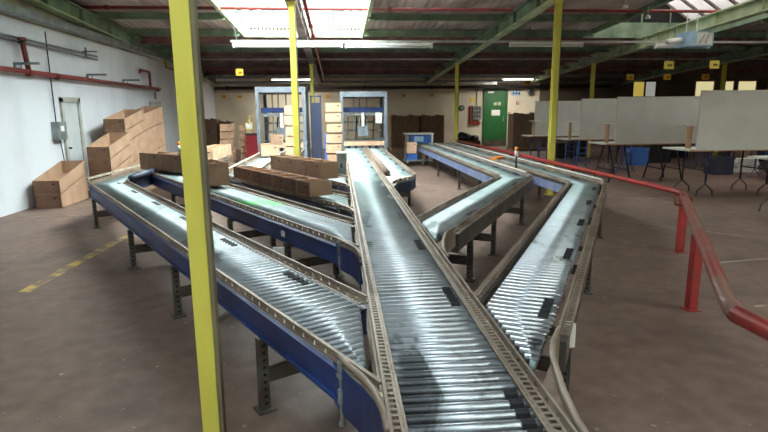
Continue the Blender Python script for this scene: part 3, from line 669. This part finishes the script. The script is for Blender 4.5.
MB().box(-.0, .03, 0, .02, .34, .52).build('beacon_post', 'sign_yellow', t)
t = thing('control_box', 'grey electrical box standing at the left side of the long conveyor', 'box', (.02, 9.1, ZR-.1))
MB().box(-.06, .10, 0, .35, 0, .42).build('body', 'galv', t); MB().box(-.07, .11, -.01, .36, .42, .44).build('lid', 'rail_pale', t); MB().box(.0, .03, -.01, 0, .18, .26).build('latch', 'dark', t)
# blue bench at the far end of the middle right conveyor
t = thing('packing_bench', 'blue bench with a white top at the far end of the middle right conveyor', 'bench', (2.1, 17.2, 0))
MB().box(.02, .95, 0, .6, .90, .94).build('bench_top', 'white', t)
MB().box(.2, .85, .05, .55, .62, .88).build('blue_housing', 'blue_bin', t); MB().box(.32, .62, .035, .05, .68, .84).build('window_panel', 'sky_blue', t)
for x, y in ((.08, .05), (.08, .5), (.88, .05), (.88, .5)): MB().box(x, x+.05, y, y+.05, 0, .90).build('leg', 'white', t)
t = thing('trolley', 'low trolley in front of the blue bench', 'trolley', (1.98, 16.2, 0))
MB().box(0, .75, 0, .5, .14, .18).build('deck', 'galv', t)
for x in (.05, .7):
    for y in (.05, .45): MB().tube((x-.02, y, .06), (x+.02, y, .06), .06, 12).build('wheel', 'dark', t)
for x in (.0, .72): MB().box(x, x+.03, .0, .03, .18, .5).build('upright', 'galv', t)
carton('small_carton', .32, .3, .34, 'card_pale', (2.2, 16.25, .37), 0, 'orange-brown carton on top of the blue crate on the trolley')
t = thing('plastic_crate', 'blue plastic crate on the trolley by the blue bench', 'crate', (2.22, 16.25, .18))
MB().box(-.15, .15, 0, .3, 0, .17).build('body', 'blue_bin', t); MB().box(-.17, .17, -.02, .32, .15, .18).build('rim', 'blue_bin', t)
# beacons
for x, y, z, lab in ((3.16, 9.4, .45, 'orange warning beacon on a black post by the right-hand conveyors'), (-3.12, 10.9, .55, 'orange warning beacon peeking out left of the large yellow column')):
    t = thing('warning_beacon', lab, 'lamp', (x, y, z))
    MB().tube((0, 0, 0), (0, 0, .36), .02, 10).build('post', 'dark', t, True); MB().tube((0, 0, .36), (0, 0, .46), .03, 12).build('white_collar', 'white', t, True)
    MB().tube((0, 0, .46), (0, 0, .53), .034, 12, .026).build('orange_lens', 'orange', t, True)
t = MB().beam((3.2, 11.0, ZR+.03), (3.42, 11.15, ZR+.05), .16, .05).build('loose_block', 'orange'); tag(t, 'orange loose block lying between the two right-hand conveyors', 'block')
# ------------------------------------------------------------------ red guard rail
t = thing('guard_rail', 'red tubular guard rail right of the conveyors, kinked towards the foreground', 'barrier', (3.92, 5.85, 0))
pts = [(4.02, 18.3, .64), (4.0, 12, .65), (3.95, 6.0, .66), (3.88, 5.72, .66), (1.93, 2.42, .65), (1.87, 2.28, .64), (1.87, .9, .64)]
L0 = Vector(t.location)
extra(MB().path(pts[:4], .034, 12).build('far_tube', 'red', t, True), t); extra(MB().path(pts[3:6], .042, 12).build('worn_tube', 'red_worn' if 'red_worn' in M else 'red', t, True), t)
extra(MB().path(pts[5:], .042, 12).build('near_tube', 'red', t, True), t)
for x, y in ((3.87, 5.68), (2.83, 3.94), (1.87, 1.6), (3.97, 8.9), (4.0, 12.3), (4.02, 15.8)):
    o = extra(MB().box(x-.034, x+.034, y-.034, y+.034, 0, .62).build('post', 'red', t), t); q = MB().box(x-.055, x+.055, y-.055, y+.055, 0, .008).build('foot_plate', 'red', o)
extra(MB().path([(3.70, 5.47, .70), (3.78, 5.42, .66), (3.72, 5.34, .59), (3.60, 5.42, .60), (3.62, 5.50, .70)], .014, 6).build('clamp_ring', 'rust', t, True), t)
# ------------------------------------------------------------------ packing tables with partition panels
ZT = .88
def table(x, y, w, d, label, kind, lm, post=True, top='white'):
    t = thing('folding_table', label, 'table', (x, y, 0))
    MB().box(0, w, 0, d, ZT-.03, ZT).build('table_top', top, t); MB().box(0, w, -.012, 0, ZT-.032, ZT-.002).build('edge_band', 'wood', t)
    for lx in (.42, w-.35):
        if kind == 'Y':
            for ly in (.08, d-.08):
                MB().tube((lx, ly, .22), (lx, ly, ZT-.03), .018, 8).build('leg', lm, t, True)
                MB().path([(lx-.16, ly, .0), (lx-.15, ly, .10), (lx, ly, .23), (lx+.15, ly, .10), (lx+.16, ly, 0)], .014, 6).build('forked_foot', lm, t, True)
            MB().tube((lx, .08, .48), (lx, d-.08, .48), .014, 6).build('stretcher', lm, t)
        elif kind == 'H':
            for ly in (.06, d-.06):
                for s in (-1, 1): MB().tube((lx+s*.12, ly, .18), (lx+s*.12, ly, ZT-.03), .018, 8).build('leg', lm, t, True)
                MB().tube((lx-.12, ly, .5), (lx+.12, ly, .5), .014, 6).build('stretcher', lm, t)
                for s in (-1, 1): MB().path([(lx+s*.26, ly, 0), (lx+s*.12, ly, .2), (lx, ly, 0.05)], .014, 6).build('forked_foot', lm, t)
        else:
            for s in (-1, 1):
                for ly in (.08, d-.08): MB().tube((lx+s*.26, ly, 0), (lx+s*.05, ly, ZT-.03), .018, 8).build('leg', lm, t, True)
                MB().tube((lx+s*.18, .08, .28), (lx+s*.18, d-.08, .28), .014, 6).build('stretcher', lm, t)
    if post:
        MB().box(.18, .22, .3, .42, ZT, ZT+.42).build('wood_post', 'wood', t); MB().box(.10, .34, .22, .50, ZT+.42, ZT+.44).build('small_shelf', 'white', t)
    return t
def panel(x, y, w, hh, label):
    t = thing('partition_panel', label, 'panel', (x, y, ZT-.01))
    MB().box(0, w, -.025, 0, 0, hh).build('board', 'panel', t); MB().box(0, w, -.03, .005, hh, hh+.012).build('top_edge', 'white', t); MB().box(0, w, -.03, .005, -.02, 0).build('bottom_edge', 'wood', t)
table(6.42, 7.25, 1.8, .75, 'white table at the right edge of the photo, in front of the nearest panel', 'Y', 'dark_leg', False)
table(6.42, 9.40, 2.0, .85, 'white folding table behind the nearest white panel, on blue forked legs', 'Y', 'dark_leg')
table(5.9, 11.55, 2.0, .85, 'white table under the second white panel, on splayed black trestles', 'A', 'dark_leg')
table(5.95, 13.65, 2.0, .85, 'white table under the third white panel, on blue legs', 'H', 'blue_leg')
table(5.7, 15.7, 2.0, .85, 'white table under the farthest white panel, right of the green door, on blue legs', 'H', 'blue_leg')
panel(6.50, 9.38, 2.3, 1.06, 'nearest and largest white partition panel at the right edge')
panel(6.08, 11.52, 2.4, 1.01, 'second white partition panel, left of the nearest one')
panel(6.22, 13.6, 2.2, 1.02, 'third white partition panel, behind the second')
panel(6.0, 16.3, 2.2, 1.02, 'farthest white partition panel behind the tall yellow column')
table(9.6, 11.3, 2.0, .8, 'table in the second row at the right with blue legs, boards stored beneath', 'H', 'blue_leg', False, 'panel')
table(9.8, 14.2, 2.0, .8, 'table in the second row seen under the second panel', 'H', 'blue_leg', False, 'panel')
table(12.6, 12.8, 2.0, .8, 'distant table in the third row near the right edge', 'H', 'blue_leg', False, 'panel')
# clutter stored beneath and behind the tables
for k, (x, y, w, hh, m, nm, lab) in enumerate(((9.3, 12.6, .5, .45, 'navy', 'storage_crate', 'dark blue storage crate under the second row of tables'), (10.2, 12.8, .6, .35, 'paper', 'paper_stack', 'pile of white paper sheets under the second row of tables'),
        (8.6, 15.2, .5, .5, 'blue_bin', 'storage_crate', 'bright blue storage crate seen below the second panel'), (9.5, 15.8, .7, .6, 'dark', 'storage_crate', 'black storage crate in the gloom behind the tables'),
        (7.5, 18.0, .6, .5, 'dark', 'storage_crate', 'black storage crate below the third panel'), (8.3, 18.6, .6, .55, 'dark', 'storage_crate', 'black storage crate farther back below the third panel'), (11.6, 14.5, .5, .5, 'card_pale', 'paper_stack', 'stack of pale folded cartons at the far right under the tables'),
        (12.4, 15.6, .8, .6, 'navy', 'storage_crate', 'large navy storage crate at the far right behind the tables'), (11.0, 17.5, .9, .7, 'dark', 'storage_crate', 'long black storage crate against the far gloom'), (13.6, 17.6, .9, .6, 'dark', 'storage_crate', 'black storage crate by the far right column'),
        (10.9, 12.2, .3, .3, 'wood', 'storage_crate', 'small wooden crate on the floor below the nearest panel'))):
    t = thing(nm, lab, 'crate' if 'crate' in nm else 'paper', (x, y, 0))
    if 'crate' in nm:
        MB().box(0, w, 0, .4, 0, .02).box(0, w, 0, .02, .02, hh).box(0, w, .38, .4, .02, hh).box(0, .02, .02, .38, .02, hh).box(w-.02, w, .02, .38, .02, hh).build('body', m, t)
        MB().box(-.015, w+.015, -.015, 0, hh-.06, hh).build('rim', m, t); MB().box(-.015, w+.015, .4, .415, hh-.06, hh).build('rim', m, t)
    else:
        for j in range(6): MB().beam((w/2, .2, hh*(j+.5)/6), (w/2+.01, .6, hh*(j+.5)/6), w-.04*(j % 3), hh/6-.012).build('sheet_bundle', m, t)
# ------------------------------------------------------------------ left wall things
dz = struct(MB().box(XL-.0, XL+.02, 11.34, 11.95, .02, 1.86).build('door_1', 'door_pale'))
f = MB(); f.box(XL, XL+.05, 11.26, 11.34, 0, 1.94).box(XL, XL+.05, 11.95, 12.05, 0, 1.94).box(XL, XL+.05, 11.26, 12.05, 1.86, 1.96); f.build('door_frame', 'door_frame' if 'door_frame' in M else 'galv_pale', dz)
MB().tube((XL+.02, 11.42, .95), (XL+.07, 11.42, .95), .02, 8).build('door_handle', 'dark', dz)
d2 = struct(MB().box(XL, XL+.02, 16.5, 17.3, .02, 1.9).build('door_2', 'door_pale'))
f = MB(); f.box(XL, XL+.04, 16.43, 16.5, 0, 1.97).box(XL, XL+.04, 17.3, 17.37, 0, 1.97).box(XL, XL+.04, 16.43, 17.37, 1.9, 1.97); f.build('door_frame', 'galv_pale', d2)
MB().box(XL+.02, XL+.08, 17.05, 17.2, .9, .95).build('door_handle', 'dark', d2)
t = thing('junction_box', 'grey electrical box on the left wall with a cable running up', 'electrical box', (XL+.004, 10.85, 1.14))
MB().box(0, .12, 0, .34, 0, .34).build('body', 'galv', t); MB().box(.12, .13, .02, .32, .02, .32).build('cover', 'galv', t); MB().box(.13, .14, .08, .2, .16, .26).build('label_plate', 'paper', t)
MB().tube((.04, .12, .34), (.04, .12, 2.0), .012, 6).build('cable', 'dark', t); MB().tube((.04, .2, 0), (.04, .26, -.42), .01, 6).build('cable', 'dark', t)
# sprinkler pipe
t = thing('sprinkler_pipe', 'dark red sprinkler pipe running along the left wall', 'pipe', (XL+.12, 10, 2.33))
MB().tube((0, -14, .0), (0, 7.1, .02), .045, 12).build('main_pipe', 'red_pipe', t, True)
MB().tube((0, .12, 0), (0, .02, .55), .042, 12).build('riser', 'red_pipe', t, True); MB().tube((0, .02, .53), (0, .02, .58), .065, 12).build('riser_flange', 'red_pipe', t); MB().tube((-.06, .02, .5), (.2, -.25, .5), .02, 8).build('valve_lever', 'dark', t)
for y in (.12, 1.05, 6.9): MB().tube((0, y-.05, 0), (0, y+.05, 0), .062, 12).build('coupling', 'red_pipe', t)
MB().path([(0, 6.3, .02), (0, 6.3, .42), (0, 6.25, .46), (0, 5.6, .46), (0, 5.55, .40)], .035, 10).build('swan_neck', 'red_pipe', t, True)
for y in (-.1, 2.6, 4.6):
    MB().box(-.12, .3, y-.02, y+.02, .12, .16).box(-.12, -.09, y-.02, y+.02, -.02, .16).build('bracket', 'galv', t); MB().tube((.0, y, .0), (0, y, .14), .008, 6).build('hanger_rod', 'galv', t)
t = thing('conduit_pair', 'two thin grey conduits above the red pipe on the left wall', 'conduit', (XL+.056, 13.1, 2.83))
for z in (0, .07): MB().tube((0, -14, z+.03), (0, 0, z), .018, 8).build('conduit', 'galv', t, True)
MB().box(-.05, .25, -.6, -.57, .1, .13).box(.0, .03, -.6, -.57, -.02, .2).build('bracket', 'galv', t)
t = thing('cable_tray', 'long pale grey cable trunking high on the left wall', 'cable tray', (XL+.16, 0, 3.24))
MB().box(-.09, .09, YF, 24.6, 0, .03).box(-.09, -.07, YF, 24.6, .03, .13).box(.07, .09, YF, 24.6, .03, .13).build('trunking', 'galv', t)
for y in range(3, 24, 3): MB().tube((0, y+.3, .1), (0, y+.3, rafz(y)-3.24), .008, 6).build('hanger_rod', 'dark', t)
t = thing('cable_loop', 'small loop of cable hanging from the sprinkler pipe end', 'cable', (XL+.1, 16.7, 2.15))
MB().path([(0, .08*math.cos(a*.8), .1*math.sin(a*.8)) for a in range(9)], .012, 6).build('loop', 'dark', t)
t = thing('orange_bracket', 'rusty orange bracket at the tray end beside the large yellow column', 'bracket', (XL+.3, 17.2, 2.95))
MB().path([(0, 0, .25), (0, .1, .05), (.1, .9, 0)], .03, 8).build('arm', 'rust', t)
# ------------------------------------------------------------------ back wall things
g = struct(MB().box(6.80, 7.80, YB-.05, YB, .30, 2.52).build('door_3', 'door_green'))
MB().box(6.80, 7.80, YB-.06, YB-.0, .02, .30).build('kick_plate', 'legs', g)
f = MB(); f.box(6.73, 6.80, YB-.08, YB, 0, 2.6).box(7.80, 7.87, YB-.08, YB, 0, 2.6).box(6.73, 7.87, YB-.08, YB, 2.52, 2.6); f.build('door_frame', 'door_green', g)
MB().box(6.92, 7.2, YB-.085, YB-.05, 2.44, 2.52).build('door_closer', 'white', g)
MB().box(7.12, 7.52, YB-.06, YB-.05, 1.42, 1.68).build('notice', 'paper', g); MB().box(7.22, 7.36, YB-.06, YB-.05, 1.88, 2.02).build('notice', 'pale_green', g); MB().box(7.40, 7.55, YB-.06, YB-.05, 1.88, 2.04).build('notice', 'pale_green', g)
MB().box(7.66, 7.70, YB-.1, YB-.05, 1.15, 1.4).build('door_handle', 'galv', g)
t = thing('fuse_panel', 'grey fuse panel on the back wall left of the green door', 'electrical box', (6.1, YB, 1.25))
MB().box(.12, .52, -.15, 0, 0, .62).build('body', 'galv', t)
for k in range(3):
    for j in range(3): MB().box(.17+k*.11, .25+k*.11, -.16, -.15, .08+j*.18, .2+j*.18).build('switch', 'legs', t)
MB().box(0, .08, -.1, 0, -.2, .62).build('side_conduit', 'red_pipe', t); MB().tube((.32, -.05, .62), (.32, -.05, 1.4), .02, 6).build('conduit', 'galv', t)
for k in range(3): MB().box(.02+k*.18, .14+k*.18, -.12, 0, -.22, -.12).build('red_switch', 'red', t)
MB().box(.02, .24, -.02, 0, .78, 1.02).build('warning_sign', 'sign_yellow', t)
t = thing('round_clock', 'round dark dial on the back wall left of the fuse panel', 'clock', (5.72, YB, 1.78))
MB().tube((0, -.04, 0), (0, 0, 0), .13, 20).build('rim', 'dark', t); MB().tube((0, -.045, 0), (0, -.04, 0), .08, 20).build('dial', 'green', t)
t = thing('exit_sign', 'small pale blue sign with white pictograms above and right of the green door', 'sign', (8.05, YB-.02, 2.33))
MB().box(0, .44, -.02, .02, 0, .2).build('board', 'sky_blue', t)
for k in range(3): MB().box(.05+k*.13, .14+k*.13, -.025, -.02, .05, .13).box(.08+k*.13, .11+k*.13, -.025, -.02, .13, .17).build('pictogram', 'blue', t)
for x, z, lab in ((7.98, 1.50, 'lower red call point right of the green door'), (8.36, 2.0, 'upper red call point right of the green door')):
    t = thing('call_point', lab, 'alarm', (x, YB, z)); MB().box(-.06, .06, -.05, 0, -.06, .06).build('body', 'red', t); MB().box(-.03, .03, -.055, -.05, -.03, .03).build('button', 'paper', t)
t = thing('wall_sounder', 'round grey siren high on the back wall right of the green door', 'siren', (8.9, YB, 2.5))
MB().tube((0, -.2, 0), (0, 0, 0), .16, 16, .10).build('horn', 'galv', t, True); MB().tube((0, -.21, 0), (0, -.19, 0), .07, 12).build('core', 'dark', t)
t = thing('low_bench', 'low dark bench heaped with black bags in front of the back wall', 'bench', (4.95, 22.2, 0))
MB().box(0, .95, 0, .5, .36, .42).build('seat_board', 'card_dark', t); MB().box(0, .95, 0, .04, 0, .36).build('front_board', 'card_dark', t)
for x in (0, .9): MB().box(x, x+.05, .04, .5, 0, .36).build('leg', 'dark', t)
def blob(name, m, sx, sy, sz, loc, seed, lab, cat):
    import bmesh
    r = random.Random(seed); bm = bmesh.new(); bmesh.ops.create_icosphere(bm, subdivisions=3, radius=1)
    for v in bm.verts:
        k = 1+.12*math.sin(v.co.x*5+seed)*math.cos(v.co.y*4)+r.uniform(-.04, .04); v.co = Vector((v.co.x*sx*k, v.co.y*sy*k, max(-.6, v.co.z)*sz*k))
    me = bpy.data.meshes.new(name); bm.to_mesh(me); bm.free(); me.materials.append(M[m]); me.shade_smooth(); o = bpy.data.objects.new(name, me); C.objects.link(o); o.location = loc; tag(o, lab, cat)
blob('bag', 'dark', .32, .22, .22, (5.22, 22.45, .55), 3, 'larger black bag on the low dark bench', 'bag'); blob('bag', 'dark', .22, .2, .14, (5.68, 22.45, .50), 5, 'smaller black bag at the right of the low dark bench', 'bag')
# ------------------------------------------------------------------ hanging signs, lamps, heater, ceiling pipes
def sign(x, y, z, w, hh, label, m='sign_yellow', hang=True):
    t = thing('hanging_sign' if hang else 'wall_sign', label, 'sign', (x, y, z))
    MB().box(-w/2, w/2, 0, .01, 0, hh).build('board', m, t)
    MB().box(-w*.12, w*.04, -.004, 0, hh*.35, hh*.6).box(w*.10, w*.28, -.004, 0, hh*.35, hh*.6).build('printed_mark', 'dark', t)
    if hang:
        for s in (-1, 1): MB().tube((s*w*.35, .005, hh), (s*w*.35, .005, roofz(y)-z+.03), .004, 5).build('cord', 'dark', t)
sign(8.12, 13, 2.59, .25, .19, 'pale yellow hanging sign below the left end of the blue heater'); sign(9.3, 13, 2.60, .25, .19, 'pale yellow hanging sign below and right of the blue heater')
for x, l in ((9.35, 'left of three dim yellow hanging signs above the second panel'), (10.6, 'middle of three dim yellow hanging signs above the panels'), (11.9, 'right one of three dim yellow hanging signs above the panels')): sign(x, 17, 2.56, .24, .18, l, 'sign_gold')
sign(-2.58, 15, 2.60, .19, .17, 'golden hanging sign right of the large yellow column', 'sign_gold'); sign(7.4, 21, 2.6, .24, .2, 'dim yellow sign hanging above the tall yellow column', 'sign_gold')
for x, l in ((-5.05, 'leftmost small yellow wall sign on the back wall'), (-4.35, 'second small yellow wall sign from the left on the back wall'), (-3.6, 'third small yellow wall sign, left of the left machine'), (-.45, 'small yellow wall sign between the two machines'), (3.0, 'small yellow wall sign above the dark cardboard stacks'), (4.3, 'small yellow wall sign left of the slim column')): sign(x, YB-.02, 2.28, .18, .15, l, 'sign_gold', False)
def light(x0, x1, y, z, label, lit, hang=True, reflector=True, n=1):
    t = thing('strip_light', label, 'light', (x0, y, z)); w = x1-x0
    MB().box(0, w, -.05, .05, .03, .09).build('housing', 'white', t)
    for s in (-1, 1): MB().tube((.04, s*.03, 0), (w-.04, s*.03, 0), .018, 8).build('tube', 'tube' if lit else 'tube_off', t, True)
    for x in (0, w-.04): MB().box(x, x+.04, -.05, .05, -.025, .03).build('end_cap', 'white', t)
    if hang:
        for x in (.1, w-.1): MB().path([(x-.08, 0, roofz(y)-z-.15), (x, 0, .09)], .006, 5).build('hanger_wire', 'galv', t)
    return t
light(-2.35, .15, 13.0, 3.11, 'unlit white strip light under the left half of the bright rooflight', False)
light(.2, 2.25, 13.0, 3.10, 'unlit white strip light under the right half of the bright rooflight', False)
light(4.1, 5.9, 13.0, 3.13, 'unlit strip light right of the tall yellow column', False); light(7.7, 9.1, 13.0, 3.10, 'unlit strip light just under the blue heater', False)
light(-2.75, -1.1, 23.4, 2.98, 'lit strip light above the left machine', True); light(7.1, 8.5, 23.4, 2.96, 'lit strip light above the green door', True); light(4.8, 7.0, 23.85, 2.80, 'dim strip light left of the one above the green door', False)
light(-5.0, -3.2, 23.4, 2.95, 'unlit strip light near the rear left corner', False)
for x, y, e in ((-1.9, 23.3, 80), (7.8, 23.3, 80)): area('tube_glow', (x, y, 2.94), 1.5, .08, e, (1, .95, .85))
t = thing('light_trunking', 'long grey trunking carrying the strip lights across the hall', 'trunking', (-2.4, 13, 3.2)); MB().box(0, 22, -.03, .03, 0, .05).build('rail', 'galv_pale', t)
for k in range(11): MB().tube((1+2*k, 0, .05), (1+2*k, 0, roofz(13)-3.3), .006, 5).build('hanger_rod', 'galv', t)
t = thing('rear_trunking', 'grey trunking near the back wall holding the lit tubes', 'trunking', (-5.3, 23.4, 3.06)); MB().box(0, 18, -.04, .04, 0, .05).build('rail', 'galv', t)
for y, z, r, m, lab in ((12.4, 3.83, .035, 'red_pipe', 'red sprinkler pipe crossing the whole hall under the rooflights'), (22.6, 3.12, .05, 'galv', 'grey pipe crossing the hall in front of the back wall'), (24.6, 2.70, .07, 'dark', 'dark pipe at the top of the back wall'), (20.2, 3.2, .03, 'maroon', 'thin maroon pipe crossing the hall toward the back'), (18.0, 3.3, .03, 'galv_pale', 'thin pale pipe crossing the hall behind the slim column'), (24.2, 2.92, .06, 'galv', 'grey duct just below the end of the roof')):
    t = thing('ceiling_pipe', lab, 'pipe', (XL+.1, y, z)); MB().tube((0, 0, 0), ((XR-XL-.3) if y < 20 else 18.0, 0, 0), r, 10).build('pipe', m, t, True)
    c = MB()
    for k in range(0, 30 if y < 20 else 18, 3): c.tube((k+.5, 0, 0), (k+.58, 0, 0), r*1.35, 10)
    c.build('pipe_clamp', m, t)['kind'] = 'stuff'
t = thing('ceiling_pipe', 'red pipe running lengthwise beside the middle rafter under the rooflight', 'pipe', (-.55, 8, 3.6)); MB().tube((0, 0, .05), (0, 16, -.62), .035, 10).build('pipe', 'red_pipe', t, True)
for y in (4.4, 5.6): MB().tube((0, y-.05, .05-y*.042), (0, y+.05, .05-y*.042), .06, 10).build('coupling', 'red_pipe', t)
t = thing('unit_heater', 'pale blue box heater hanging from the rafter at upper right', 'heater', (8.12, 12.4, 3.06))
MB().box(0, .66, 0, .45, 0, .33).build('casing', 'sky_blue', t); MB().box(.24, .62, -.01, 0, .03, .30).build('grille', 'white', t)
for k in range(2): MB().beam((.3+.16*k, -.015, .06), (.42+.1*k, -.015, .26), .01, .02, (0, 1, 0)).build('grille_bar', 'galv', t)
MB().tube((-.35, .2, .12), (0, .2, .15), .07, 10).build('duct', 'white', t, True)
for x in (.1, .36): MB().tube((x, .2, .33), (x, .2, .85), .012, 6).build('hanger_rod', 'white', t)
for x, y, z, l in ((3.9, 11.5, 3.72, 'small white smoke detector under the roof right of the tall yellow column'), (6.9, 12, 3.6, 'white hanging sensor left of the blue heater')):
    t = thing('smoke_detector', l, 'detector', (x+2.2 if x < 4 else x, y, z)); MB().tube((0, 0, 0), (0, 0, .06), .06, 14, .05).build('body', 'white', t); MB().tube((0, 0, .06), (0, 0, .25), .01, 6).build('stem', 'white', t)
